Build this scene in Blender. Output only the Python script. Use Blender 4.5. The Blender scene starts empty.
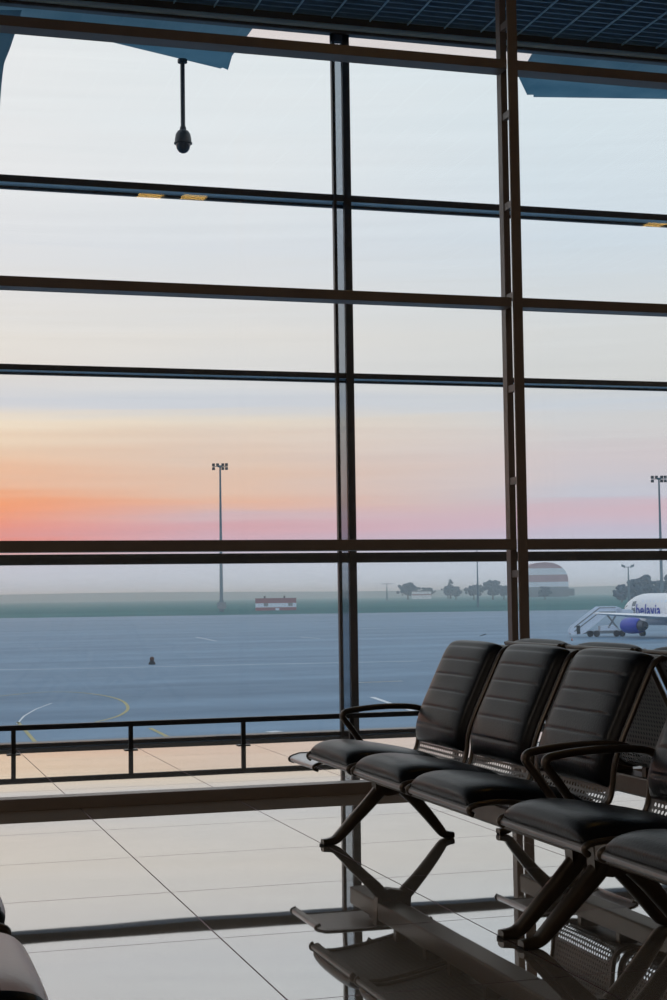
import bpy, bmesh, math, random
from mathutils import Vector, Matrix, noise

random.seed(7)
PI = math.pi
S = bpy.context.scene
COL = S.collection

# ------------------------------------------------------------------ camera
F, PITCH, ROLL, YAW = 1595.5, .0601091, -.0142907, .2897176
EYE = Vector((0, 0, 1.05))
_r = Vector((math.cos(YAW), -math.sin(YAW), 0)); _f = Vector((math.sin(YAW), math.cos(YAW), 0)); _u = Vector((0, 0, 1))
_f2 = _f*math.cos(PITCH) + _u*math.sin(PITCH); _u2 = _u*math.cos(PITCH) - _f*math.sin(PITCH)
CR = _r*math.cos(ROLL) + _u2*math.sin(ROLL); CU = _u2*math.cos(ROLL) - _r*math.sin(ROLL); CF = _f2
cam = bpy.data.cameras.new('camera'); cam.lens = F*36/1000; cam.sensor_width = 36; cam.clip_end = 9000; cam.clip_start = .05
co = bpy.data.objects.new('camera', cam); COL.objects.link(co)
co.matrix_world = Matrix(((CR.x, CU.x, -CF.x, EYE.x), (CR.y, CU.y, -CF.y, EYE.y), (CR.z, CU.z, -CF.z, EYE.z), (0, 0, 0, 1)))
S.camera = co
S.view_settings.view_transform = 'Standard'; S.view_settings.look = 'None'
S.view_settings.exposure = 0; S.view_settings.gamma = 1; S.view_settings.use_curve_mapping = False
S.cycles.use_denoising = True
S.cycles.max_bounces = 10; S.cycles.transparent_max_bounces = 24; S.cycles.volume_bounces = 2
S.cycles.sample_clamp_indirect = 4

FL = Vector((math.sin(YAW), math.cos(YAW), 0)); RL = Vector((math.cos(YAW), -math.sin(YAW), 0))   # survey axes of the airfield: forward, right
def survey(px, py, dist):
    "a place in the airfield, from its bearing and its distance"
    return EYE + (CR*((px-333.5)/F) - CU*((py-500)/F) + CF)*dist
APRON = -4.66

# ------------------------------------------------------------------ materials
def lin(r, g, b): return tuple((c/255/12.92 if c/255 <= .04045 else ((c/255+.055)/1.055)**2.4) for c in (r, g, b)) + (1,)
class NT:
    def __init__(s, name):
        s.m = bpy.data.materials.new(name); s.m.use_nodes = True; s.t = s.m.node_tree; s.t.nodes.clear()
        s.out = s.n('ShaderNodeOutputMaterial')
    def n(s, typ, **kw):
        nd = s.t.nodes.new(typ)
        for k, v in kw.items():
            if k.startswith('i_'):
                key = k[2:]; key = int(key) if key.isdigit() else key.replace('_', ' ')
                nd.inputs[key].default_value = v
            else: setattr(nd, k, v)
        return nd
    def l(s, a, b): s.t.links.new(a, b)
    def math(s, op, a, b=None, c=None):
        nd = s.n('ShaderNodeMath', operation=op)
        for i, v in enumerate((a, b, c)):
            if v is None: continue
            if hasattr(v, 'is_linked'): s.l(v, nd.inputs[i])
            else: nd.inputs[i].default_value = v
        return nd.outputs[0]
def pbr(name, col, rough=.5, metal=0, spec=.5, var=0, vscale=8, bump=0, bscale=60, ior=1.5):
    k = NT(name); p = k.n('ShaderNodeBsdfPrincipled'); p.inputs['Roughness'].default_value = rough
    p.inputs['Metallic'].default_value = metal; p.inputs['Specular IOR Level'].default_value = spec
    p.inputs['IOR'].default_value = ior
    tc = k.n('ShaderNodeTexCoord')
    if var:
        nz = k.n('ShaderNodeTexNoise'); nz.inputs['Scale'].default_value = vscale; nz.inputs['Detail'].default_value = 4
        k.l(tc.outputs['Object'], nz.inputs['Vector'])
        mx = k.n('ShaderNodeMixRGB'); mx.inputs[1].default_value = tuple(c*(1-var) for c in col[:3])+(1,); mx.inputs[2].default_value = tuple(min(1, c*(1+var)) for c in col[:3])+(1,)
        k.l(nz.outputs['Fac'], mx.inputs[0]); k.l(mx.outputs[0], p.inputs['Base Color'])
    else: p.inputs['Base Color'].default_value = col
    if bump:
        nz = k.n('ShaderNodeTexNoise'); nz.inputs['Scale'].default_value = bscale; nz.inputs['Detail'].default_value = 3
        k.l(tc.outputs['Object'], nz.inputs['Vector'])
        b = k.n('ShaderNodeBump'); b.inputs['Strength'].default_value = bump; b.inputs['Distance'].default_value = .004
        k.l(nz.outputs['Fac'], b.inputs['Height']); k.l(b.outputs[0], p.inputs['Normal'])
    k.l(p.outputs[0], k.out.inputs[0]); return k.m

M = {}
M['leather'] = pbr('black leather', (.0045, .0055, .008, 1), .31, 0, .45, var=.25, vscale=14, bump=.2, bscale=120, ior=1.30)
M['steel'] = pbr('dark bronze steel', (.070, .055, .041, 1), .33, .55, .5, var=.2, vscale=20)
M['silver'] = pbr('satin silver steel', (.52, .52, .54, 1), .30, .95, .5, var=.12, vscale=30)
M['perfgrey'] = pbr('grey steel strip', (.17, .165, .165, 1), .32, .85, .5, var=.15, vscale=30)
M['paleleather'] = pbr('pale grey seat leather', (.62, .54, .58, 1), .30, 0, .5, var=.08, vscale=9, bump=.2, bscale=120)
M['frame'] = pbr('dark brown painted steel', (.17, .135, .112, 1), .34, 0, .5, var=.15, vscale=5)
M['mullion'] = pbr('black anodised aluminium', (.085, .084, .084, 1), .38, 0, .5, var=.2, vscale=6)
M['rail'] = pbr('black painted rail', (.012, .013, .015, 1), .4, 0, .5, var=.2, vscale=6)
M['pipe'] = pbr('blue trim and painted underside light', (.55, .78, 1, 1), .35, .2, .5, var=.2, vscale=4)
M['blade'] = pbr('dark blue grey ceiling blade', (.16, .31, .47, 1), .5, 0, .5, var=.2)
M['strip'] = pbr('pale grey ceiling strip', (.45, .74, 1, 1), .45, 0, .5, var=.15)
M['void'] = pbr('black ceiling void', (.045, .055, .07, 1), .8, var=.2)
M['wall'] = pbr('warm interior plaster', (.52, .46, .40, 1), .8, var=.15, vscale=2)
M['dome'] = pbr('dark camera housing', (.03, .035, .042, 1), .4, var=.3, vscale=30)
M['domeglass'] = pbr('smoked dome', (.06, .07, .085, 1), .12, 0, .6, var=.3, vscale=90)
M['grey'] = pbr('grey painted metal', (.16, .19, .22, 1), .5, var=.15)
M['mast'] = pbr('weathered mast steel', (.05, .11, .15, 1), .5, .2, var=.2, vscale=.5)
M['white'] = pbr('white paint', (.78, .80, .84, 1), .35, var=.05, vscale=1)
M['cool'] = pbr('pale blue white paint', (.66, .76, .90, 1), .45, var=.08, vscale=1)
M['navy'] = pbr('blue nacelle paint', (.02, .045, .42, 1), .3, var=.1, vscale=1)
M['red'] = pbr('dull red paint', (.25, .06, .075, 1), .6, var=.15, vscale=1)
M['rose'] = pbr('faded red cladding', (.36, .20, .24, 1), .7, var=.1, vscale=.4)
M['dark'] = pbr('dark rubber', (.012, .014, .018, 1), .6, var=.2)
M['darkmetal'] = pbr('grey exhaust metal', (.09, .10, .12, 1), .4, .6, var=.2)
M['bark'] = pbr('bark', (.05, .045, .04, 1), .9, var=.3)
M['leaf'] = pbr('dark green foliage', (.004, .040, .075, 1), .8, var=.5, vscale=.8)
M['hill'] = pbr('distant field', (.10, .15, .14, 1), .95, var=.2, vscale=.01)
M['orange'] = pbr('orange cone plastic', (.45, .08, .03, 1), .5, var=.1)
M['amber'] = pbr('brown marker', (.10, .045, .03, 1), .6, var=.2)
M['linewhite'] = pbr('white line paint', (.62, .66, .70, 1), .6, var=.15, vscale=.7)
M['lineyellow'] = pbr('yellow line paint', (.36, .32, .13, 1), .6, var=.2, vscale=.7)
M['concrete'] = pbr('concrete', (.20, .20, .21, 1), .85, var=.15, vscale=2)

def mk_floor():
    k = NT('polished beige floor tile'); g = k.n('ShaderNodeNewGeometry'); sx = k.n('ShaderNodeSeparateXYZ'); k.l(g.outputs['Position'], sx.inputs[0])
    def joint(o, off, pitch, half):
        t = k.math('SUBTRACT', o, off); t = k.math('DIVIDE', t, pitch); t = k.math('FRACT', t)
        t = k.math('SUBTRACT', t, .5); t = k.math('ABSOLUTE', t); return k.math('GREATER_THAN', t, .5-half/pitch)
    jx = joint(sx.outputs[0], 1.0755, .8160, .0026); jy = joint(sx.outputs[1], 4.898, .8170, .0026)
    jt = k.math('MAXIMUM', jx, jy)
    # every tile lies a hair out of true with its neighbours
    cx = k.math('FLOOR', k.math('DIVIDE', k.math('SUBTRACT', sx.outputs[0], 1.0755), .816)); cy = k.math('FLOOR', k.math('DIVIDE', k.math('SUBTRACT', sx.outputs[1], 4.898), .817))
    cc = k.n('ShaderNodeCombineXYZ'); k.l(cx, cc.inputs[0]); k.l(cy, cc.inputs[1])
    wn = k.n('ShaderNodeTexWhiteNoise', noise_dimensions='3D'); k.l(cc.outputs[0], wn.inputs['Vector'])
    nz = k.n('ShaderNodeTexNoise'); nz.inputs['Scale'].default_value = 1.6; nz.inputs['Detail'].default_value = 1; k.l(g.outputs['Position'], nz.inputs['Vector'])
    bp = k.n('ShaderNodeBump'); bp.inputs['Strength'].default_value = .35; bp.inputs['Distance'].default_value = .0016; k.l(nz.outputs['Fac'], bp.inputs['Height'])
    st = k.n('ShaderNodeTexNoise'); st.inputs['Scale'].default_value = 5; st.inputs['Detail'].default_value = 5; k.l(g.outputs['Position'], st.inputs['Vector'])
    base = k.n('ShaderNodeMixRGB'); base.inputs[1].default_value = (.33, .305, .275, 1); base.inputs[2].default_value = (.42, .39, .35, 1)
    k.l(k.math('ADD', k.math('MULTIPLY', st.outputs['Fac'], .6), k.math('MULTIPLY', wn.outputs['Value'], .4)), base.inputs[0])
    d = k.n('ShaderNodeBsdfDiffuse'); k.l(base.outputs[0], d.inputs[0]); k.l(bp.outputs[0], d.inputs['Normal'])
    gl = k.n('ShaderNodeBsdfGlossy'); gl.inputs['Roughness'].default_value = .018; gl.inputs['Color'].default_value = (1, .975, .95, 1); k.l(bp.outputs[0], gl.inputs['Normal'])
    lw = k.n('ShaderNodeLayerWeight'); lw.inputs['Blend'].default_value = .5
    fac = k.math('ADD', k.math('MULTIPLY', k.math('POWER', lw.outputs['Facing'], 1.75), .95), .06)
    fac = k.math('MULTIPLY', fac, k.math('SUBTRACT', 1.0, k.math('MULTIPLY', st.outputs['Fac'], .06)))
    mx = k.n('ShaderNodeMixShader'); k.l(fac, mx.inputs[0]); k.l(d.outputs[0], mx.inputs[1]); k.l(gl.outputs[0], mx.inputs[2])
    jd = k.n('ShaderNodeBsdfDiffuse'); jd.inputs[0].default_value = (.045, .022, .028, 1)
    jg = k.n('ShaderNodeBsdfGlossy'); jg.inputs['Roughness'].default_value = .3; jg.inputs['Color'].default_value = (.5, .4, .42, 1)
    jm = k.n('ShaderNodeMixShader'); jm.inputs[0].default_value = .3; k.l(jd.outputs[0], jm.inputs[1]); k.l(jg.outputs[0], jm.inputs[2])
    fm = k.n('ShaderNodeMixShader'); k.l(jt, fm.inputs[0]); k.l(mx.outputs[0], fm.inputs[1]); k.l(jm.outputs[0], fm.inputs[2])
    k.l(fm.outputs[0], k.out.inputs[0]); return k.m
M['floor'] = mk_floor()

def mk_perf():
    k = NT('perforated steel sheet'); uv = k.n('ShaderNodeUVMap'); sx = k.n('ShaderNodeSeparateXYZ'); k.l(uv.outputs[0], sx.inputs[0])
    P_ = .0215
    row = k.math('FLOOR', k.math('DIVIDE', sx.outputs[1], P_*.87)); odd = k.math('MULTIPLY', k.math('MODULO', row, 2.0), .5)
    fx = k.math('SUBTRACT', k.math('FRACT', k.math('ADD', k.math('DIVIDE', sx.outputs[0], P_), odd)), .5)
    fy = k.math('SUBTRACT', k.math('FRACT', k.math('DIVIDE', sx.outputs[1], P_*.87)), .5)
    r = k.math('SQRT', k.math('ADD', k.math('MULTIPLY', fx, fx), k.math('MULTIPLY', k.math('MULTIPLY', fy, .87), k.math('MULTIPLY', fy, .87))))
    hole = k.math('LESS_THAN', r, .27)
    hole = k.math('MULTIPLY', hole, k.math('LESS_THAN', k.math('ABSOLUTE', sx.outputs[0]), .245))
    hole = k.math('MULTIPLY', hole, k.math('GREATER_THAN', sx.outputs[1], .075))
    p = k.n('ShaderNodeBsdfPrincipled'); p.inputs['Base Color'].default_value = (.11, .105, .10, 1); p.inputs['Metallic'].default_value = .6; p.inputs['Roughness'].default_value = .45
    t = k.n('ShaderNodeBsdfTransparent'); mx = k.n('ShaderNodeMixShader'); k.l(hole, mx.inputs[0]); k.l(p.outputs[0], mx.inputs[1]); k.l(t.outputs[0], mx.inputs[2])
    k.l(mx.outputs[0], k.out.inputs[0]); return k.m
M['perf'] = mk_perf()

def mk_sheet(name, lo, hi, scale, rib=0):
    k = NT(name); g = k.n('ShaderNodeNewGeometry'); nz = k.n('ShaderNodeTexNoise'); nz.inputs['Scale'].default_value = scale; nz.inputs['Detail'].default_value = 6; k.l(g.outputs['Position'], nz.inputs['Vector'])
    mx = k.n('ShaderNodeMixRGB'); mx.inputs[1].default_value = lo; mx.inputs[2].default_value = hi; f = nz.outputs['Fac']
    if rib:
        sx = k.n('ShaderNodeSeparateXYZ'); k.l(g.outputs['Position'], sx.inputs[0]); f = k.math('ADD', k.math('MULTIPLY', f, .5), k.math('MULTIPLY', k.math('PINGPONG', sx.outputs[1], rib), .5/rib))
    k.l(f, mx.inputs[0]); t = k.n('ShaderNodeBsdfTranslucent'); d = k.n('ShaderNodeBsdfDiffuse'); k.l(mx.outputs[0], t.inputs[0]); k.l(mx.outputs[0], d.inputs[0])
    m = k.n('ShaderNodeMixShader'); m.inputs[0].default_value = .25; k.l(t.outputs[0], m.inputs[1]); k.l(d.outputs[0], m.inputs[2]); k.l(m.outputs[0], k.out.inputs[0]); return k.m
M['canopy'] = mk_sheet('blue frosted canopy sheet', (.17, .32, .41, 1), (.40, .54, .62, 1), 2.5)
def mk_glass(name, tint, refl):
    k = NT(name); t = k.n('ShaderNodeBsdfTransparent'); t.inputs[0].default_value = tint
    g = k.n('ShaderNodeBsdfGlossy'); g.inputs['Roughness'].default_value = 0.0; g.inputs['Color'].default_value = (1, 1, 1, 1)
    lw = k.n('ShaderNodeLayerWeight'); lw.inputs['Blend'].default_value = .5; f0 = ((refl-1)/(refl+1))**2
    fac = k.math('ADD', f0, k.math('MULTIPLY', k.math('POWER', lw.outputs['Facing'], 5.0), .8 if refl > 1.1 else .05))
    mx = k.n('ShaderNodeMixShader'); k.l(fac, mx.inputs[0]); k.l(t.outputs[0], mx.inputs[1]); k.l(g.outputs[0], mx.inputs[2])
    k.l(mx.outputs[0], k.out.inputs[0]); return k.m
M['glass'] = mk_glass('clear window glass', (.985, .99, .99, 1), 1.35)
M['soffit'] = mk_glass('pink tinted roof glazing', (.985, .915, .89, 1), 1.08)
M['tinted'] = mk_glass('grey tinted glass', (.60, .63, .66, 1), 1.3)

def mk_apron():
    k = NT('blue grey apron concrete'); g = k.n('ShaderNodeNewGeometry')
    mp = k.n('ShaderNodeMapping'); mp.inputs['Rotation'].default_value = (0, 0, YAW); mp.inputs['Scale'].default_value = (.010, .10, 1); k.l(g.outputs['Position'], mp.inputs[0])
    nz = k.n('ShaderNodeTexNoise'); nz.inputs['Scale'].default_value = 1.0; nz.inputs['Detail'].default_value = 7; nz.inputs['Roughness'].default_value = .62; k.l(mp.outputs[0], nz.inputs['Vector'])
    n2 = k.n('ShaderNodeTexNoise'); n2.inputs['Scale'].default_value = .35; n2.inputs['Detail'].default_value = 4; k.l(g.outputs['Position'], n2.inputs['Vector'])
    cr = k.n('ShaderNodeValToRGB'); e = cr.color_ramp.elements; e[0].position = .36; e[0].color = (.062, .138, .225, 1); e[1].position = .66; e[1].color = (.145, .255, .375, 1)
    k.l(k.math('ADD', k.math('MULTIPLY', nz.outputs['Fac'], .75), k.math('MULTIPLY', n2.outputs['Fac'], .25)), cr.inputs[0])
    p = k.n('ShaderNodeBsdfPrincipled'); p.inputs['Roughness'].default_value = .6; p.inputs['Specular IOR Level'].default_value = .35
    k.l(cr.outputs[0], p.inputs['Base Color']); k.l(p.outputs[0], k.out.inputs[0]); return k.m
M['apron'] = mk_apron()
def mk_grass():
    k = NT('airfield grass'); g = k.n('ShaderNodeNewGeometry')
    mp = k.n('ShaderNodeMapping'); mp.inputs['Rotation'].default_value = (0, 0, YAW); mp.inputs['Scale'].default_value = (.004, .02, 1); k.l(g.outputs['Position'], mp.inputs[0])
    nz = k.n('ShaderNodeTexNoise'); nz.inputs['Scale'].default_value = 1.0; nz.inputs['Detail'].default_value = 6; k.l(mp.outputs[0], nz.inputs['Vector'])
    cr = k.n('ShaderNodeValToRGB'); e = cr.color_ramp.elements; e[0].position = .3; e[0].color = (.018, .10, .10, 1); e[1].position = .75; e[1].color = (.05, .17, .155, 1)
    k.l(nz.outputs['Fac'], cr.inputs[0]); p = k.n('ShaderNodeBsdfDiffuse'); k.l(cr.outputs[0], p.inputs[0]); k.l(p.outputs[0], k.out.inputs[0]); return k.m
M['grass'] = mk_grass()
def mk_haze():
    k = NT('morning haze'); v = k.n('ShaderNodeVolumeScatter'); v.inputs['Color'].default_value = (.74, .90, 1, 1); v.inputs['Density'].default_value = .00068
    v.inputs['Anisotropy'].default_value = .86; k.l(v.outputs[0], k.out.inputs['Volume']); return k.m
M['haze'] = mk_haze()
def mk_lamp():
    k = NT('warm lamp diffuser'); e = k.n('ShaderNodeEmission'); e.inputs[0].default_value = (1, .60, .16, 1); e.inputs[1].default_value = 9; k.l(e.outputs[0], k.out.inputs[0]); return k.m
M['lamp'] = mk_lamp()

# ------------------------------------------------------------------ sky
def mk_world():
    w = bpy.data.worlds.new('dawn sky'); S.world = w; w.use_nodes = True; t = w.node_tree; t.nodes.clear()
    k = NT.__new__(NT); k.t = t; k.out = k.n('ShaderNodeOutputWorld')
    tc = k.n('ShaderNodeTexCoord')
    def dot(v):
        d = k.n('ShaderNodeVectorMath', operation='DOT_PRODUCT'); k.l(tc.outputs['Generated'], d.inputs[0]); d.inputs[1].default_value = v; return d.outputs['Value']
    z = dot((0, 0, 1)); rt = dot(tuple(RL)); fw = dot(tuple(FL))
    az = k.math('ARCTAN2', rt, fw)
    # cloud streaks: noise stretched along the horizon
    cb = k.n('ShaderNodeCombineXYZ'); k.l(k.math('MULTIPLY', az, 2.2), cb.inputs[0]); k.l(k.math('MULTIPLY', z, 34.0), cb.inputs[1])
    nz = k.n('ShaderNodeTexNoise'); nz.inputs['Scale'].default_value = 1.6; nz.inputs['Detail'].default_value = 5; nz.inputs['Roughness'].default_value = .55; k.l(cb.outputs[0], nz.inputs['Vector'])
    cb2 = k.n('ShaderNodeCombineXYZ'); k.l(k.math('MULTIPLY', az, 5.0), cb2.inputs[0]); k.l(k.math('MULTIPLY', z, 190.0), cb2.inputs[1])
    n2 = k.n('ShaderNodeTexNoise'); n2.inputs['Scale'].default_value = 1.0; n2.inputs['Detail'].default_value = 3; k.l(cb2.outputs[0], n2.inputs['Vector'])
    warp = k.math('ADD', k.math('MULTIPLY', k.math('SUBTRACT', nz.outputs['Fac'], .5), .017), k.math('MULTIPLY', k.math('SUBTRACT', n2.outputs['Fac'], .5), .013))
    zz = k.math('ADD', z, k.math('MULTIPLY', warp, k.math('MINIMUM', k.math('MULTIPLY', k.math('MAXIMUM', z, 0.0), 14.0), 1.0)))
    # elevation is measured in units of .45, then the zenith
    pos = k.math('MULTIPLY', zz, 1/1.0)
    def ramp(stops):
        r = k.n('ShaderNodeValToRGB'); e = r.color_ramp.elements
        while len(e) > 1: e.remove(e[-1])
        for i, (p, c) in enumerate(stops):
            el = e[0] if i == 0 else e.new(p)
            el.position = p; el.color = lin(*c)
        k.l(pos, r.inputs[0]); return r.outputs[0]
    L = ramp([(0, (192, 206, 222)), (.022, (200, 201, 213)), (.034, (238, 132, 104)), (.040, (226, 146, 138)), (.047, (240, 142, 112)), (.057, (246, 156, 106)), (.066, (240, 172, 132)), (.079, (236, 188, 156)), (.0975, (236, 208, 180)),
              (.110, (240, 223, 200)), (.123, (206, 208, 215)), (.140, (226, 219, 212)), (.160, (229, 223, 216)), (.215, (222, 223, 226)), (.255, (230, 230, 231)), (.33, (230, 232, 233)), (.40, (226, 232, 235)), (.62, (212, 222, 231)), (1.0, (196, 212, 228))])
    C_ = ramp([(0, (192, 206, 222)), (.022, (194, 201, 214)), (.035, (204, 170, 184)), (.044, (216, 164, 170)), (.050, (208, 180, 186)), (.058, (230, 180, 154)), (.066, (226, 190, 168)), (.085, (222, 196, 178)), (.0975, (224, 205, 190)),
              (.112, (226, 214, 198)), (.122, (202, 207, 216)), (.135, (216, 216, 216)), (.160, (222, 219, 215)), (.215, (216, 220, 225)), (.255, (224, 228, 231)), (.33, (224, 230, 233)), (.40, (222, 230, 234)), (.62, (212, 222, 231)), (1.0, (196, 212, 228))])
    R = ramp([(0, (190, 206, 224)), (.022, (190, 201, 216)), (.038, (194, 186, 204)), (.047, (206, 182, 194)), (.053, (206, 178, 188)), (.059, (194, 196, 208)), (.072, (202, 196, 202)), (.085, (206, 197, 200)), (.0975, (207, 204, 205)),
              (.110, (206, 206, 207)), (.117, (200, 206, 214)), (.128, (208, 209, 208)), (.160, (212, 214, 214)), (.215, (206, 217, 226)), (.30, (215, 226, 232)), (.40, (217, 228, 234)), (.62, (210, 221, 231)), (1.0, (196, 212, 228))])
    def rng(a, b_, v, sm='SMOOTHSTEP'):
        m = k.n('ShaderNodeMapRange', interpolation_type=sm); m.inputs['From Min'].default_value = a; m.inputs['From Max'].default_value = b_; k.l(v, m.inputs[0]); return m.outputs[0]
    def mix(f, a, b_):
        m = k.n('ShaderNodeMixRGB'); k.l(f, m.inputs[0]); k.l(a, m.inputs[1]); k.l(b_, m.inputs[2]); return m.outputs[0]
    # the warm sector fades again further left and behind
    far = rng(.75, 1.6, k.math('ABSOLUTE', k.math('ADD', az, .3)))
    azw = k.math('ADD', az, k.math('MULTIPLY', k.math('SUBTRACT', nz.outputs['Fac'], .5), .10))
    mxo = mix(k.math('MAXIMUM', rng(-.052, .15, azw, 'LINEAR'), far), mix(rng(-.215, -.085, azw, 'LINEAR'), L, C_), R)
    class _o: outputs = [mxo]
    mx = _o
    # thin brighter and duller bars of cloud
    br = k.math('ADD', 1.0, k.math('MULTIPLY', k.math('SUBTRACT', n2.outputs['Fac'], .5), .10))
    ml = k.n('ShaderNodeMixRGB', blend_type='MULTIPLY'); ml.inputs[0].default_value = 1; k.l(mx.outputs[0], ml.inputs[1])
    cbr = k.n('ShaderNodeCombineXYZ'); [k.l(br, cbr.inputs[i]) for i in range(3)]; k.l(cbr.outputs[0], ml.inputs[2])
    bg = k.n('ShaderNodeBackground'); bg.inputs[1].default_value = 1.075; k.l(ml.outputs[0], bg.inputs[0]); k.l(bg.outputs[0], k.out.inputs[0])
mk_world()

# ------------------------------------------------------------------ mesh tools
class MB:
    def __init__(s): s.v = []; s.f = []; s.uv = {}
    def add(s, vs, fs):
        o = len(s.v); s.v += [tuple(v) for v in vs]; s.f += [tuple(i+o for i in f) for f in fs]; return o
    def box(s, x0, x1, y0, y1, z0, z1):
        s.add([(x, y, z) for x in (x0, x1) for y in (y0, y1) for z in (z0, z1)], [(0, 1, 3, 2), (4, 6, 7, 5), (0, 4, 5, 1), (2, 3, 7, 6), (0, 2, 6, 4), (1, 5, 7, 3)])
    def obox(s, c, ax, ay, az):
        "box from a centre and three half-axes"
        c, ax, ay, az = map(Vector, (c, ax, ay, az))
        s.add([c+ax*i+ay*j+az*k for i in (-1, 1) for j in (-1, 1) for k in (-1, 1)], [(0, 1, 3, 2), (4, 6, 7, 5), (0, 4, 5, 1), (2, 3, 7, 6), (0, 2, 6, 4), (1, 5, 7, 3)])
    def prism(s, poly, n):
        "polygon (3-D points) pushed along n"
        n = Vector(n); m = len(poly); poly = [Vector(p) for p in poly]
        s.add(poly + [p+n for p in poly], [tuple(range(m))[::-1], tuple(range(m, 2*m))] + [(i, (i+1) % m, (i+1) % m+m, i+m) for i in range(m)])
    def tube(s, pts, r, seg=10, ry=None, up=(0, 0, 1), power=2, cap=True):
        "swept ellipse; r and ry may be lists (ry: half-size along the side direction)"
        pts = [Vector(p) for p in pts]; n = len(pts); R_ = r if hasattr(r, '__len__') else [r]*n; Q_ = R_ if ry is None else (ry if hasattr(ry, '__len__') else [ry]*n)
        vs = []; up = Vector(up)
        for i, p in enumerate(pts):
            t = (pts[min(i+1, n-1)] - pts[max(i-1, 0)]).normalized()
            sd = t.cross(up)
            if sd.length < 1e-4: sd = t.cross(Vector((1, 0, 0)))
            sd.normalize(); nn = sd.cross(t).normalized()
            for k in range(seg):
                a = 2*PI*k/seg; c, d = math.cos(a), math.sin(a)
                c = math.copysign(abs(c)**(2/power), c); d = math.copysign(abs(d)**(2/power), d)
                vs.append(p + sd*(Q_[i]*c) + nn*(R_[i]*d))
        fs = [(i*seg+k, i*seg+(k+1) % seg, (i+1)*seg+(k+1) % seg, (i+1)*seg+k) for i in range(n-1) for k in range(seg)]
        if cap: fs += [tuple(range(seg))[::-1], tuple((n-1)*seg+k for k in range(seg))]
        s.add(vs, fs)
    def lathe(s, prof, c=(0, 0, 0), seg=24, axis=(0, 0, 1)):
        c = Vector(c); ax = Vector(axis).normalized(); e1 = ax.orthogonal().normalized(); e2 = ax.cross(e1); vs = []
        for r, h in prof:
            for k in range(seg):
                a = 2*PI*k/seg; vs.append(c + ax*h + (e1*math.cos(a)+e2*math.sin(a))*r)
        n = len(prof); fs = [(i*seg+k, i*seg+(k+1) % seg, (i+1)*seg+(k+1) % seg, (i+1)*seg+k) for i in range(n-1) for k in range(seg)]
        fs += [tuple(range(seg))[::-1], tuple((n-1)*seg+k for k in range(seg))]; s.add(vs, fs)
    def mesh(s, name, mat, smooth=False, bevel=0, angle=40):
        me = bpy.data.meshes.new(name); me.from_pydata(s.v, [], s.f); me.validate()
        bm = bmesh.new(); bm.from_mesh(me); bmesh.ops.recalc_face_normals(bm, faces=bm.faces)
        if bevel:
            ed = [e for e in bm.edges if len(e.link_faces) == 2 and e.calc_face_angle(0) > .5]
            bmesh.ops.bevel(bm, geom=ed, offset=bevel, segments=2, affect='EDGES', profile=.5)
        bm.to_mesh(me); bm.free()
        if smooth:
            me.polygons.foreach_set('use_smooth', [True]*len(me.polygons))
            me.set_sharp_from_angle(angle=math.radians(angle))
        me.materials.append(M[mat] if isinstance(mat, str) else mat); return me
    def build(s, name, mat, parent=None, **kw): return obj(name, s.mesh(name, mat, **kw), parent)
def obj(name, me, parent=None, loc=None):
    o = bpy.data.objects.new(name, me); COL.objects.link(o)
    if parent is not None: o.parent = parent
    if loc is not None: o.location = loc
    return o
def tag(o, label=None, cat=None, group=None, kind=None):
    for k_, v in (('label', label), ('category', cat), ('group', group), ('kind', kind)):
        if v: o[k_] = v
    return o
def thing(name, loc, label, cat, group=None, rz=0):
    o = obj(name, None, None, loc); o.rotation_euler = (0, 0, rz); o.empty_display_size = .1
    return tag(o, label, cat, group)
def struct(name, mb, mat, **kw): return tag(mb.build(name, mat, **kw), kind='structure')
def smooth_path(pts, sub=6):
    "Catmull-Rom through the points"
    P = [Vector(p) for p in pts]; out = []
    for i in range(len(P)-1):
        a, b, c, d = P[max(i-1, 0)], P[i], P[i+1], P[min(i+2, len(P)-1)]
        for j in range(sub):
            t = j/sub; out.append(.5*((2*b) + (c-a)*t + (2*a-5*b+4*c-d)*t*t + (3*b-a-3*c+d)*t**3))
    out.append(P[-1]); return out

# ------------------------------------------------------------------ the building
YI, YO = 8.16, 11.6          # inner frame, outer facade
XL, XR, YB = -9.0, 15.0, -7.0
b = MB(); b.box(XL, XR, YB, YO+.06, -.30, 0); struct('floor', b, 'floor')
b = MB(); b.box(XL, XR, YB, YO+.06, -6.0, -.301); struct('wall_under', b, 'concrete')
b = MB(); b.box(XL-.2, XL, YB, YO, 0, 5.6); struct('wall_left', b, 'wall')
b = MB(); b.box(XR, XR+.2, YB, YO, 0, 5.6); struct('wall_right', b, 'wall')
b = MB(); b.box(XL-.2, XR+.2, YB-.2, YB, 0, 5.6); struct('wall_back', b, 'wall')
b = MB(); b.box(XL-.2, XR+.2, 3.0, YO+.1, 5.64, 5.8); struct('ceiling', b, 'void')
b = MB(); b.box(XL-.2, XR+.2, YB-.2, 3.0, 5.5, 5.8); struct('ceiling_hall', b, 'wall')
# louvred ceiling: blades along the facade, pale strips across them
b = MB(); y = 11.54
while y > 3.0: b.box(XL, XR, y-.011, y+.011, 5.51, 5.58); y -= .0975
struct('ceiling_louvre', b, 'blade')
b = MB(); x = 5.025-.3085*45
while x < XR-.1:
    if x > XL+.1: b.box(x-.0038, x+.0038, 3.0, 11.57, 5.495, 5.509)
    x += .3085
struct('ceiling_strip', b, 'strip')
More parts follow.
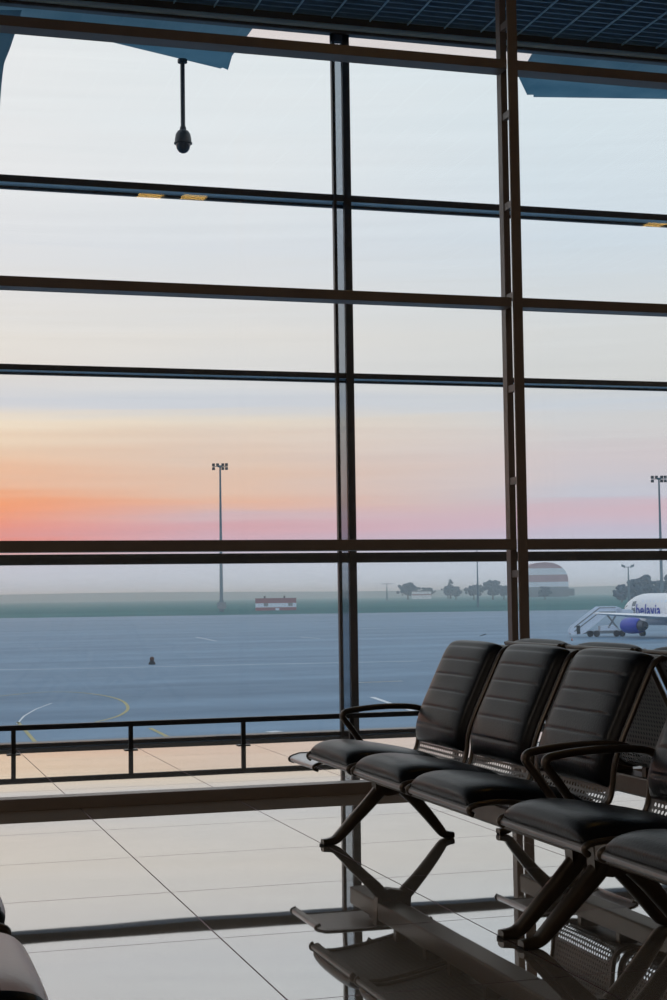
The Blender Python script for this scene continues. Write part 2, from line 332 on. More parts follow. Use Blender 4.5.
# outer facade
BAY = [-6.06, -2.855, .35, 3.556, 6.76, 9.965, 13.17]
TR = [(.004, .034), (1.303, 1.377), (2.668, 2.750), (4.028, 4.130)]
n = 0
for zb, zt in TR:
    n += 1; b = MB()
    if zb < 2: b.box(XL, XR, YO-.02, YO+.12, zb, zt)
    else:
        d = (zt-zb)*.52; b.box(XL, XR, YO-.02, YO+.096, zb+d, zt); b.box(XL, XR, YO+.096, YO+.13, zb+d*.57, zt)
        q = MB(); q.box(XL, XR, YO-.016, YO+.095, zb+d-.003, zb+d-.0002); struct('trim_%d' % (80+n), q, 'pipe')  # pale blue plate paints bounced light onto the bar's underside
    struct('trim_%d' % n, b, 'mullion')
for x in BAY:
    n += 1; b = MB(); b.box(x-.071, x-.0465, YO-.03, YO+.012, 0, 5.5); b.box(x+.014, x+.071, YO-.03, YO+.012, 0, 5.5); b.box(x-.071, x+.071, YO-.03, YO+.02, 5.33, 5.5)
    struct('trim_%d' % n, b, 'mullion')
    g = MB(); g.box(x-.0465, x+.014, YO-.008, YO+.002, 0, 5.33); struct('window_%d' % (60+n), g, 'tinted')
rows = [.034, 1.303, 1.377, 2.668, 2.750, 4.028, 4.130, 5.45]
w = 0
edges = [XL] + BAY + [XR]
for i in range(len(edges)-1):
    xa = edges[i]+(.002 if i else 0); xb = edges[i+1]-(.002 if i < len(edges)-2 else 0)
    for j in range(0, 8, 2):
        w += 1; g = MB(); g.box(xa, xb, YO-.047, YO-.035, rows[j]-(.03 if j else 0), rows[j+1]+(.03 if j < 6 else 0)); struct('window_%d' % w, g, 'glass')
b = MB(); b.box(XL, XR, YO-.06, YO+.02, 5.415, 5.458); struct('trim_20', b, 'pipe', bevel=.012)
b = MB(); b.box(XL, XR, YO-.055, YO+.02, 5.458, 5.56); struct('trim_18', b, 'mullion')
b = MB(); b.box(XL, XR, YO-.05, YO+.03, 5.388, 5.415); struct('trim_19', b, 'mullion', bevel=.008)
# inner steel frame: twin-tube posts, deep transoms, sill
IT = [(3.996, 4.0513), (2.646, 2.699), (1.2925, 1.351)]
IP = [-6.08, -2.88, .32, 3.5235, 6.73, 9.93, 13.13]
n = 20
for zb, zt in IT:
    ed = [XL] + IP + [XR]
    for i in range(len(ed)-1):
        n += 1; b = MB(); b.box(ed[i]+(.0285 if i else 0), ed[i+1]-(.036 if i < len(ed)-2 else 0), YI, YI+.118, zb, zt); struct('trim_%d' % n, b, 'frame', bevel=.002)
for x in IP:
    n += 1; b = MB(); b.box(x-.0285, x+.0285, YI, YI+.012, 0, 5.64); b.box(x-.0165, x+.0215, YI+.14, YI+.20, 0, 5.64)
    z = .64
    while z < 5.5: b.box(x-.012, x+.012, YI+.012, YI+.14, z-.02, z+.02); z += .52
    struct('trim_%d' % n, b, 'frame')
n += 1; b = MB(); b.box(XL, XR, YI, YI+.112, 0, .060); struct('trim_%d' % n, b, 'frame', bevel=.002)
# low bumper rail in front of the facade
t = thing('bumper_rail', (2.6, 11.15, 0), 'low black bumper rail on short posts at the foot of the glass wall', 'rail')
b = MB(); b.box(-9, 9, -.022, .022, .163, .199); b.build('top_rail', 'rail', t, bevel=.004)
for i in range(-6, 9):
    x = 1.018+.8055*i-2.6
    b = MB(); b.box(x-.015, x+.015, -.014, .014, .004, .164); b.box(x-.045, x+.045, -.035, .035, 0, .005); b.build('post', 'rail', t)
# ceiling lamps of the hall
for i, (x, y) in enumerate(((9.12, 6.15), (3.03, 6.12), (3.50, 6.18))):
    t = thing('ceiling_light', (x, y, 5.42), 'square warm ceiling lamp of the waiting hall, reflected in the glass', 'lamp', 'hall ceiling lamps')
    b = MB()
    for q in ((-.17, .17, -.17, -.14), (-.17, .17, .14, .17), (-.17, -.14, -.14, .14), (.14, .17, -.14, .14)): b.box(q[0], q[1], q[2], q[3], 0, .09)
    b.build('lamp_frame', 'grey', t)
    b = MB(); b.box(-.14, .14, -.14, .14, .02, .04); b.build('diffuser', 'lamp', t)

for x, y in ((-5.5, 4.5), (-5.5, -2.5), (13.2, 2.5)):  # unseen warm area lights, added as fill to lift the dark frames
    ld = bpy.data.lights.new('hall_fill_light', 'AREA'); ld.energy = 75; ld.size = 1.4; ld.color = (1, .86, .72)
    lo = bpy.data.objects.new('hall_fill_light', ld); COL.objects.link(lo); lo.location = (x, y, 5.4)

# ------------------------------------------------------------------ benches
PROF = [(-.352, .374), (-.372, .380), (-.381, .392), (-.372, .403), (-.340, .410), (-.270, .413), (-.170, .400), (-.070, .381), (.010, .366), (.056, .372), (.090, .398), (.104, .445), (.111, .505),
        (.136, .576), (.171, .650), (.207, .725), (.244, .800), (.262, .826), (.288, .841)]
PP = smooth_path([(x, 0, z) for x, z in PROF], 5)
AL = [0]
for i in range(1, len(PP)): AL.append(AL[-1]+(PP[i]-PP[i-1]).length)
def at_len(s):
    s = max(0, min(AL[-1], s))
    for i in range(1, len(AL)):
        if AL[i] >= s:
            t = (s-AL[i-1])/max(1e-9, AL[i]-AL[i-1]); p = PP[i-1].lerp(PP[i], t)
            a = PP[min(i+2, len(PP)-1)] - PP[max(i-3, 0)]; a.normalize(); return p, Vector((-a.z, 0, a.x))
def len_at(test):
    for i, p in enumerate(PP):
        if test(p): return AL[i]
HW = .2825
def cushion(s0, s1, hw, T, seams, nu=28, nv=110, lift=.004, dip=.008, roll=.02):
    b = MB(); top = []; bot = []
    for j in range(nv+1):
        v = j/nv; s = s0+(s1-s0)*v; p, nn = at_len(s)
        ev = (1-abs(2*v-1)**9)**(1/2.2) if 0 < v < 1 else 0
        dd = sum(math.exp(-((s-q)/.0042)**2) for q in seams)
        for i in range(nu+1):
            u = -1+2*i/nu; u = math.sin(u*PI/2)*.45+u*.55
            eu = (1-abs(u)**5)**(1/2.2) if abs(u) < 1 else 0
            puff = 1+.10*(1-u*u)
            h = lift + max(0, T*ev*eu*puff - dip*dd*max(0, 1-(abs(u)/.86)**8))
            top.append(p + nn*h + Vector((0, u*hw*(1-roll*(1-ev)), 0))); bot.append(p + nn*lift*.6 + Vector((0, u*hw*.97*(1-roll*(1-ev)), 0)))
    n_ = (nu+1)*(nv+1); fs = []
    for j in range(nv):
        for i in range(nu):
            a = j*(nu+1)+i; fs += [(a, a+1, a+nu+2, a+nu+1), (a+n_, a+nu+1+n_, a+nu+2+n_, a+1+n_)]
    rim = [i for i in range(nu+1)] + [j*(nu+1)+nu for j in range(1, nv+1)] + [nv*(nu+1)+i for i in range(nu-1, -1, -1)] + [j*(nu+1) for j in range(nv-1, 0, -1)]
    for a, c in zip(rim, rim[1:]+rim[:1]): fs.append((a, a+n_, c+n_, c))
    b.add(top+bot, fs); return b
sSeat0 = len_at(lambda p: p.x > -.376 and p.z > .400); sSeat1 = len_at(lambda p: p.x > .035)
sBack0 = len_at(lambda p: p.x > .08 and p.z > .434); sBack1 = AL[-1]-.010
ME = {}
ME['seat_cushion'] = cushion(sSeat0, sSeat1, .268, .047, [sSeat0+.30], dip=.003).mesh('seat_cushion', 'leather', smooth=True, angle=80)
Lb = sBack1-sBack0
ME['back_cushion'] = cushion(sBack0, sBack1, .262, .042, [sBack0+Lb*q for q in (.16, .325, .485, .645, .795, .925)], dip=.0045).mesh('back_cushion', 'leather', smooth=True, angle=80)
def shell():
    me = bpy.data.meshes.new('seat_shell'); vs = []; fs = []; uvs = []
    for i, p in enumerate(PP):
        for y in (-HW+.006, HW-.006): vs.append((p.x, y, p.z)); uvs.append((y, AL[i]))
    for i in range(len(PP)-1): fs.append((2*i, 2*i+1, 2*i+3, 2*i+2))
    me.from_pydata(vs, [], fs); ul = me.uv_layers.new(name='UVMap')
    for lp in me.loops: ul.data[lp.index].uv = uvs[lp.vertex_index]
    me.polygons.foreach_set('use_smooth', [True]*len(me.polygons)); me.materials.append(M['perf']); return me
ME['seat'] = shell()
def lip():
    b = MB(); pts = [p for p in PP if p.x < -.335][:14]
    vs = []
    b.tube([(-.378, -HW+.004, .386), (-.378, HW-.004, .388)], .0085, 12, ry=.0055, up=(0, 0, 1)); return b
ME['front_lip'] = lip().mesh('front_lip', 'perfgrey', smooth=True)
def siderail(sg):
    b = MB(); pts = [(p.x, sg*HW, p.z-.002) for p in PP[4::2]] + [(PP[-1].x+.012, sg*HW, PP[-1].z-.006)]
    b.tube(pts, .0125, 10, ry=.009, up=(0, 1, 0)); return b
# tubes with up=(0,1,0): r runs along y, ry in the plane
ME['side_rail_a'] = siderail(-1).mesh('side_rail', 'steel', smooth=True); ME['side_rail_b'] = siderail(1).mesh('side_rail', 'steel', smooth=True)
b = MB(); e = PP[-1]; b.tube([(e.x+.012, -HW+.02, e.z-.006), (e.x+.012, HW-.006, e.z-.006)], .0105, 12)
b.lathe([(0.001, -.013), (.009, -.010), (.0135, 0), (.009, .010), (.001, .013)], (e.x+.012, HW-.004, e.z-.006), 12, (0, 1, 0)); ME['top_bar'] = b.mesh('top_bar', 'steel', smooth=True)
b = MB(); b.box(-.05, .03, -.02, .02, .32, .372); ME['seat_bracket'] = b.mesh('seat_bracket', 'steel', bevel=.004)
def armrest():
    b = MB(); pts = smooth_path([(-.105, 0, .385), (-.128, 0, .420), (-.172, 0, .483), (-.208, 0, .530), (-.216, 0, .546), (-.207, 0, .560), (-.185, 0, .567), (-.120, 0, .575), (-.030, 0, .580), (.060, 0, .578), (.115, 0, .571), (.140, 0, .560), (.138, 0, .548)], 5)
    b.tube(pts, .0165, 12, ry=.0125, up=(0, 1, 0), power=2.4); return b
ME['armrest'] = armrest().mesh('armrest', 'steel', smooth=True)
def legframe():
    b = MB()
    for pts in ([(-.290, 0, .0135), (-.258, 0, .0145), (-.235, 0, .020), (-.208, 0, .042), (-.150, 0, .100), (-.080, 0, .168), (-.030, 0, .222), (-.012, 0, .262), (-.008, 0, .33)],
                [(.298, 0, .0135), (.275, 0, .0145), (.252, 0, .022), (.232, 0, .046), (.185, 0, .104), (.125, 0, .172), (.075, 0, .222), (.045, 0, .258), (.030, 0, .33)]):
        p = smooth_path(pts, 5); m = len(p)-1
        b.tube(p, [.024+.008*i/m for i in range(m+1)], 12, ry=[.0125+.0175*min(1, i/m*1.25) for i in range(m+1)], up=(0, 1, 0), power=3.2)
    b.prism([(-.055, -.028, .205), (.0, -.028, .196), (.095, -.028, .212), (.085, -.028, .345), (-.065, -.028, .345)], (0, .056, 0)); return b
ME['leg_frame'] = legframe().mesh('leg_frame', 'steel', smooth=True, angle=50)
b = MB(); b.tube([(0, 0, 0), (0, 0, .007)], .019, 14); ME['foot_pad'] = b.mesh('foot_pad', 'dark', smooth=True)

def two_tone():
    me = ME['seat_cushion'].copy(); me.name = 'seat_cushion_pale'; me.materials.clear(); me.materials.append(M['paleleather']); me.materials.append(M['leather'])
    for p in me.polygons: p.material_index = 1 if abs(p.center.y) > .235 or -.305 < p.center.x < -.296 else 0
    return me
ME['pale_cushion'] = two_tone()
def bench(x0, yc, facing, nseat, label, group, table=None, legs=None, arms=None, pale=False):
    """yc: y of the seats' centres; facing -1 looks to -x, +1 to +x; legs, arms: y of the leg frames and armrests"""
    ym = sum(yc)/len(yc); rz = 0 if facing < 0 else PI; sg = 1 if facing < 0 else -1
    t = thing('airport_bench', (x0, ym, 0), label, 'bench', group, rz)
    L = lambda y: (y-ym)*sg
    ya, yb = sorted((L(min(legs)), L(max(legs))))
    if table: ya, yb = min(ya, L(table[0]), L(table[1])), max(yb, L(table[0]), L(table[1]))
    b = MB(); b.box(-.058, .045, ya-.03, yb+.03, .247, .325); b.build('beam', 'steel', t, bevel=.008)
    for y in yc:
        s = obj('seat', ME['seat'], t, (0, L(y), 0))
        obj('front_lip', ME['front_lip'], s); obj('seat_cushion', ME['pale_cushion' if pale else 'seat_cushion'], s); obj('back_cushion', ME['back_cushion'], s)
        obj('side_rail', ME['side_rail_a'], s); obj('side_rail', ME['side_rail_b'], s); obj('top_bar', ME['top_bar'], s); [obj('seat_bracket', ME['seat_bracket'], s, (0, q, 0)) for q in (-.18, .18)]
    for y in arms: obj('armrest', ME['armrest'], t, (0, L(y), 0))
    for y in legs:
        l = obj('leg_frame', ME['leg_frame'], t, (0, L(y), 0))
        for q in (-.283, .283): obj('foot_pad', ME['foot_pad'], l, (q, 0, 0))
    if table:
        y0, y1 = sorted((L(table[0]), L(table[1])))
        pr = smooth_path([(-.316, 0, .322), (-.335, 0, .330), (-.333, 0, .342), (-.305, 0, .352), (-.25, 0, .357), (.10, 0, .357), (.16, 0, .353), (.178, 0, .340), (.170, 0, .326)], 4)
        me = bpy.data.meshes.new('table_panel'); vs = []; m = len(pr)
        for p in pr: vs += [(p.x, y0, p.z), (p.x, y1, p.z)]
        for p in pr: vs += [(p.x, y0, p.z-.006), (p.x, y1, p.z-.006)]
        fs = [(2*i, 2*i+1, 2*i+3, 2*i+2) for i in range(m-1)] + [(2*m+2*i, 2*m+2*i+2, 2*m+2*i+3, 2*m+2*i+1) for i in range(m-1)]
        fs += [(2*i, 2*i+2, 2*m+2*i+2, 2*m+2*i) for i in range(m-1)] + [(2*i+1, 2*m+2*i+1, 2*m+2*i+3, 2*i+3) for i in range(m-1)] + [(0, 2*m, 2*m+1, 1), (2*m-2, 2*m-1, 4*m-1, 4*m-2)]
        q = MB(); q.add(vs, fs); tp = q.build('end_table', 'silver', t, smooth=True); tag(tp, 'silver end table panel')
        for yy in (y0, y1):
            q = MB(); q.tube([(p.x, yy, p.z-.003) for p in pr], .008, 8, ry=.007, up=(0, 1, 0)); q.build('table_rim', 'steel', tp, smooth=True)
        q = MB(); q.box(-.03, .02, (y0+y1)/2-.03, (y0+y1)/2+.03, .32, .348); q.build('table_bracket', 'steel', tp)
    return t
X0 = 2.17; XM = 2.575; X1 = 2*XM-X0
A1 = [6.14, 5.515, 4.885]; A2 = [4.075, 3.42, 2.79]
bench(X0, A1, -1, 3, 'black padded three-seat bench facing left, nearest the glass, with silver end table', 'airport benches', table=(6.50, 6.89), legs=[6.545, 4.59], arms=[6.465, 4.545])
bench(X0, A2, -1, 3, 'black padded bench facing left, nearest the camera on the right', 'airport benches', legs=[4.435, 2.45], arms=[4.395, 2.46])
bench(X1, A1, 1, 3, 'bench facing away, back to back with the left-facing bench nearest the glass', 'airport benches', table=(6.50, 6.89), legs=[6.555, 4.59], arms=[6.465, 4.545])
bench(X1, A2, 1, 3, 'bench facing away, back to back with the near bench at the right edge', 'airport benches', legs=[4.435, 2.45], arms=[4.395, 2.46])
B1 = [3.53, 4.135, 4.74]; B2 = [2.765, 2.16, 1.555]
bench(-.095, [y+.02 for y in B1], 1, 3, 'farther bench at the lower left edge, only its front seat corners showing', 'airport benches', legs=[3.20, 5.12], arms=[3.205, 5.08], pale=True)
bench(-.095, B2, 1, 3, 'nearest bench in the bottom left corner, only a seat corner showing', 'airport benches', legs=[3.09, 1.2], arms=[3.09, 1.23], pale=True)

# ------------------------------------------------------------------ outside: canopies and camera
def zpt(px, py, z):
    d = CR*((px-333.5)/F) - CU*((py-500)/F) + CF; return EYE + d*((z-EYE.z)/d.z)
b = MB(); b.box(XL, XR, YO+.14, 13.75, 6.06, 6.075)
tag(b.build('roof_glazing', 'soffit'), 'pale pink tinted glazed roof overhang beyond the top of the window wall', 'roof')
b = MB(); b.prism([(1.0, 13.35, 6), (2.176, 13.914, 6), (3.235, 14.36, 6), (3.25, 14.33, 6), (3.313, 14.382, 6), (3.262, 13.993, 6), (3.30, 12.3, 6), (-3, 12.3, 6), (-3, 12.6, 6)], (0, 0, .02))
tag(b.build('glass_canopy', 'canopy'), 'blue grey pointed canopy above the hanging dome camera', 'canopy', 'canopies outside the glass')
b = MB(); b.prism([(6.075, 13.928, 6), (6.36, 14.39, 6), (6.43, 14.37, 6), (6.45, 14.44, 6), (7.79, 14.171, 6), (14, 13.0, 6), (14, 12.3, 6), (5.72, 12.3, 6)], (0, 0, .02))
tag(b.build('glass_canopy', 'canopy'), 'long blue grey canopy at the upper right, right of the double post', 'canopy', 'canopies outside the glass')
# curved canopy pier at the far left
b = MB(); arc = []
for i in range(13):
    a = i/12; arc.append(zpt(14-16*math.sin(a*PI/2)**.8, 34+95*a, 1) )
pts = []
D = 13.2
def ypt(px, py, Y):
    d = CR*((px-333.5)/F) - CU*((py-500)/F) + CF; return EYE + d*(Y/d.y)
edge = [(p_.x, p_.y) for p_ in smooth_path([(22, 10, 0), (14, 34, 0), (8.5, 48, 0), (4.5, 62, 0), (2, 80, 0), (0, 105, 0), (-3, 150, 0), (-5, 300, 0), (-6, 900, 0)], 5)]
poly = [ypt(x, y, D) for x, y in edge] + [ypt(-60, 900, D), ypt(-60, 10, D)]
for q in (poly[-3], poly[-2]): q.z = APRON
b.prism(poly, (0, .35, 0)); tag(b.build('canopy_pier', 'canopy', smooth=False), 'dark blue curved canopy pier at the upper left edge', 'pier')
# hanging dome camera
top = Vector((2.842, 14.20, 6.0)); k = (top-EYE).length/1
hang = thing('dome_camera', top, 'dark dome camera hanging on a long rod from the left canopy panel', 'camera')
mpp = 14.4/F
b = MB(); b.lathe([(.045, 0), (.045, -.03), (.021, -.04), (.021, -.62), (.03, -.64), (.03, -.67)], seg=14); b.build('rod', 'dome', hang, smooth=True)
b = MB(); b.lathe([(.02, -.655), (.05, -.67), (.068, -.70), (.076, -.745), (.078, -.775), (.084, -.778), (.084, -.788), (.07, -.79)], seg=22); b.build('housing', 'dome', hang, smooth=True)
b = MB(); b.lathe([(.069, -.785), (.068, -.80), (.058, -.838), (.04, -.862), (.018, -.874), (.002, -.876)], seg=22); b.build('dome', 'domeglass', hang, smooth=True)

# ------------------------------------------------------------------ airfield
def uw(u, w, z=0): return Vector((0, 0, z)) + RL*u + FL*w
EDGE = 523
b = MB(); b.add([uw(-700, -200, APRON), uw(900, -200, APRON), uw(900, EDGE, APRON), uw(-700, EDGE, APRON)], [(0, 1, 2, 3)]); struct('ground_apron', b, 'apron')
b = MB(); us = (-1600, 1800); prof = [(EDGE, APRON+.01), (EDGE+35, APRON+1.3), (640, -3.2), (900, -2.9), (1500, -2.4), (4200, 1.5)]
vs = []; fs = []
for i, (w_, z_) in enumerate(prof): vs += [uw(us[0]*max(1, w_/1200), w_, z_), uw(us[1]*max(1, w_/1200), w_, z_)]
for i in range(len(prof)-1): fs.append((2*i, 2*i+1, 2*i+3, 2*i+2))
b.add(vs, fs); struct('ground_grass', b, 'grass')
# low rise of farmland far behind, seen through the haze
b = MB(); vs = []; fs = []; N = 60
for i in range(N+1):
    u = -1500+3300*i/N; h = 7+3.0*noise.noise(Vector((i*.16, 0, 3)))+max(0, (900-u)/900)*1.2
    vs += [uw(u, 1900, -4), uw(u, 2100, h), uw(u, 2500, -4)]
for i in range(N):
    a = i*3; fs += [(a, a+3, a+4, a+1), (a+1, a+4, a+5, a+2)]
b.add(vs, fs); tag(struct('hills', b, 'hill', smooth=True))
# the haze itself: a shallow layer over the airfield
b = MB(); c0 = [uw(-690, 40), uw(890, 40), uw(1500, 3200), uw(-1400, 3200)]
b.prism([Vector((p.x, p.y, APRON-.8)) for p in c0], (0, 0, 19)); hz = b.build('morning_haze', 'haze'); tag(hz, 'thin morning haze lying over the airfield', 'haze', kind='stuff')

# painted lines
def on_apron(px, py, z=APRON+.012): return zpt(px, py, z)
def ribbon(b, pix, wid):
    P_ = [on_apron(*p) for p in pix]; vs = []; fs = []
    for i, p in enumerate(P_):
        t_ = (P_[min(i+1, len(P_)-1)]-P_[max(i-1, 0)]).normalized(); n_ = Vector((-t_.y, t_.x, 0))*wid/2; vs += [p-n_, p+n_]
    for i in range(len(P_)-1): fs.append((2*i, 2*i+1, 2*i+3, 2*i+2))
    b.add(vs, fs)
b = MB()
ribbon(b, [(-200, 671.5), (60, 669), (250, 664.5), (420, 661)], .35)
for q in (((30, 649), (70, 648)), ((196, 637), (216, 641)), ((300, 637), (320, 638.5)), ((352, 629), (378, 628)), ((356, 682.5), (400, 681)), ((372, 697), (398, 706)), ((404, 708), (420, 713)), ((480, 636), (486, 634)), ((480, 636), (486, 634))): ribbon(b, q, .30)
ribbon(b, [(17, 724), (24, 716), (36, 709), (52, 703)], .10)
ribbon(b, [(357, 682.6), (402, 681)], .7)
ribbon(b, [(268, 732), (280, 731)], .5)
struct('ground_marking', b, 'linewhite')
b = MB()
ribbon(b, smooth_path([(0, 696, 0), (45, 692, 0), (85, 693, 0), (118, 699, 0), (128, 708, 0), (118, 716, 0), (96, 722, 0)], 6) and [(p.x, p.y) for p in smooth_path([(0, 696, 0), (45, 692, 0), (85, 693, 0), (118, 699, 0), (128, 708, 0), (118, 716, 0), (96, 722, 0)], 6)], .17)
ribbon(b, [(18, 722), (44, 752)], .17); ribbon(b, [(150, 728), (185, 745)], .2)
struct('ground_lettering', b, 'lineyellow')

# floodlight masts
def mast(px, base, top_, Z, label, heads, group='apron floodlight masts', r0=.62):
    p = survey(px, base, Z); q = survey(px, top_, Z); h = (q-p).z
    t = thing('light_mast', p, label, 'mast', group)
    b = MB(); b.lathe([(r0*1.3, -1.5), (r0*1.25, 2.5), (r0, 2.8), (r0*.45, h)], seg=12); b.build('pole', 'mast', t, smooth=True)
    if heads == 8:
        b = MB(); b.obox((0, 0, h-.3), RL*2.6, FL*.12, (0, 0, .10)); b.lathe([(.8, h-.5), (.8, h+.1)], seg=12); b.build('crossarm', 'mast', t)
        for u in (-2.25, -.85, .95, 2.2):
            for dz in (.35, -1.0):
                if u == -.85 and dz < 0: continue
                b = MB(); b.obox(RL*u+Vector((0, 0, h+dz)), RL*.48, FL*.35, (0, 0, .46)); b.build('floodlight', 'dark', t)
        b = MB(); b.obox((0, -.4, .9), RL*1.5, FL*.6, (0, 0, 1.1)); b.build('cabinet', 'grey', t)
    elif heads == 2:
        b = MB(); b.obox((0, 0, h), RL*1.7, FL*.1, (0, 0, .12)); b.build('crossarm', 'mast', t)
        for u in (-1.9, 1.6): b = MB(); b.obox(RL*u+Vector((0, 0, h+.4)), RL*.7+Vector((0, 0, -.3*(1 if u < 0 else -1))), FL*.4, (0, 0, .45)); b.build('floodlight', 'mast', t)
    elif heads == 1:
        b = MB(); b.obox((0, 0, h-.2), RL*3.2, FL*.1, (0, 0, .15)); b.build('crossarm', 'mast', t)
mast(221.5, 608, 465, 545, 'tall floodlight mast rising from the grass left of centre', 8)
mast(662.3, 608, 477.5, 545, 'tall floodlight mast behind the airliner at the right edge', 8)
mast(629, 600, 567, 620, 'small two-headed lamp mast in front of the trees by the airliner', 2, r0=.45)
mast(478, 603, 545, 545, 'slender dark pole on the grass left of the double post', 0, r0=.33)
mast(387, 598, 583.5, 900, 'faint T-shaped pole far off in the haze', 1, r0=.35)

# red and white shelter
p = survey(276, 610.5, 552); mp = 552/F
t = thing('airfield_shelter', p, 'red and white striped flat shelter on the grass by the mast', 'building', rz=-YAW)
hw = 20.3*mp; hh = 12*mp
for z0, z1, m_ in ((0, .27, 'red'), (.27, .62, 'cool'), (.62, .98, 'red')):
    b = MB(); b.box(-hw, hw, -2, 2, hh*z0-(.6 if z0 == 0 else 0), hh*z1); b.build('wall_band', m_, t)
b = MB(); b.box(-hw-.15, hw+.15, -2.2, 2.2, hh*.98, hh*1.03); b.build('roof', 'red', t)
for u in (-.48, .72):
    b = MB(); b.box(hw*u-.75, hw*u+.75, -2.06, -1.9, hh*.36, hh*.62); b.build('window', 'grey', t)
b = MB(); b.box(-.1, 1.2, -2.06, -1.9, -.3, hh*.2); b.build('door', 'cool', t)
for u in (-.55, .42): b = MB(); b.box(hw*u-.3, hw*u+.3, -.3, .3, hh*1.03, hh*1.22); b.build('roof_vent', 'dark', t)

# far striped cabin
p = survey(422, 597.2, 900); mp = 900/F
t = thing('far_cabin', p, 'tiny pale cabin with grey band in front of hazy trees', 'building', rz=-YAW)
b = MB(); b.box(-10*mp, 9*mp, -3, 3, -1, 5.6*mp); b.build('wall', 'white', t)
b = MB(); b.box(-9.8*mp, 9.2*mp, -3.1, 3.1, 2*mp, 3.2*mp); b.build('band', 'rose', t)
b = MB(); b.prism([(-10*mp, -3.2, 5.6*mp), (9.4*mp, -3.2, 5.6*mp), (7.5*mp, -3.2, 6.6*mp), (-8*mp, -3.2, 6.6*mp)], (0, 6.4, 0)); b.build('roof', 'grey', t)

# striped round-topped hangar
p = survey(543, 594, 850); mp = 850/F
t = thing('striped_hangar', p, 'large round-topped hangar with faded red and white bands behind the field', 'hangar', rz=-YAW)
hwid = 23.5*mp
def hw_at(z):   # half width of the rounded outline at z pixels
    H0 = 31.5
    return hwid*(1-max(0, (z-10)/(H0-10))**2.6)**(1/2.2) if z < H0 else 0
bands = [(-3, 7, 'grey'), (7, 12, 'cool'), (12, 19, 'rose'), (19, 25.5, 'cool'), (25.5, 31.5, 'rose')]
for z0, z1, m_ in bands:
    zs = [z0+(z1-z0)*i/8 for i in range(9)]
    poly = [(-hw_at(z), -8, z*mp) for z in zs] + [(hw_at(z), -8, z*mp) for z in reversed(zs)]
    b = MB(); b.prism(poly, (0, 26, 0)); b.build('wall_band', m_, t)
b = MB(); b.box(hwid, hwid+7*mp, -4, 8, -1, 5*mp); b.build('annex', 'grey', t)

# trees
def crown(b, c, r, rz, seed, nb):
    rnd = random.Random(seed)
    for i in range(nb*7):
        a = rnd.uniform(0, 2*PI); q = rnd.uniform(0, 1)**.6; zz = rnd.uniform(-.8, .75)
        q *= math.sqrt(max(0, 1-(zz/.95)**2)); q *= .78+.55*noise.noise(Vector((math.cos(a)*1.3+seed, math.sin(a)*1.3, zz*2.2))); cc = Vector(c) + RL*(math.cos(a)*r*q*.98) + FL*(math.sin(a)*r*q*.6) + Vector((0, 0, zz*rz))
        rr = rnd.uniform(.13, .25)*min(r, rz)*(1.15-.45*abs(zz))
        bm = bmesh.new(); bmesh.ops.create_icosphere(bm, subdivisions=2, radius=1)
        vs = [cc + v.co*rr*(1+.55*noise.noise(v.co*2.6+Vector((seed*3.1+i, i*.7, 0)))) for v in bm.verts]
        bm.verts.index_update(); fs = [tuple(v.index for v in f.verts) for f in bm.faces]; bm.free(); b.add(vs, fs)
def tree(px, base, top_, halfw, Z, label, group, seed, nb=16):
    mp = Z/F; p = survey(px, base, Z); h = (base-top_)*mp
    t = thing('tree', p, label, 'tree', group)
    b = MB(); b.lathe([(.06*h, -1), (.04*h, .2*h), (.02*h, .6*h)], seg=8); b.build('trunk', 'bark', t, smooth=True)
    b = MB(); crown(b, (0, 0, .56*h), halfw*mp, .46*h, seed, nb); b.build('crown', 'leaf', t, smooth=True, angle=80)
G = 'hazy trees beyond the airfield'
tree(408, 598, 582, 13, 930, 'round hazy tree just left of the far cabin', G, 1, 18)
tree(427, 598, 587, 10, 950, 'low hazy tree behind the far cabin', G, 2)
tree(448, 597, 585, 7, 930, 'low hazy bush under the tall thin tree', G, 3)
tree(450.5, 597, 578, 3.2, 935, 'tall thin hazy tree midway between mullion and double post', G, 4, 10)
tree(456, 598, 586, 7, 940, 'small rounded hazy tree right of the tall thin one', G, 5)
tree(474, 598, 584, 11, 930, 'wide hazy tree behind the slender pole', G, 6, 18)
tree(493, 598, 579.5, 10, 930, 'tallest hazy tree beside the double post', G, 7, 18)
tree(504, 598, 585, 7, 935, 'hazy tree half hidden by the double post', G, 8)
tree(545, 598, 586, 9, 830, 'faint tree in front of the striped hangar', G, 9)
G2 = 'dark trees behind the airliner'
tree(622, 603, 584, 9, 640, 'lowest leftmost dark tree behind the airliner', G2, 11, 18)
tree(634, 604, 578, 10, 645, 'dark tree under the small lamp mast', G2, 12, 22)
tree(646, 604, 573.5, 10, 650, 'tallest dark tree behind the airliner nose', G2, 13, 24)
tree(659, 604, 579, 8, 640, 'dark tree beside the right floodlight mast', G2, 14, 20)
tree(672, 604, 572, 10, 650, 'dark tree at the right edge of the view', G2, 15, 22)

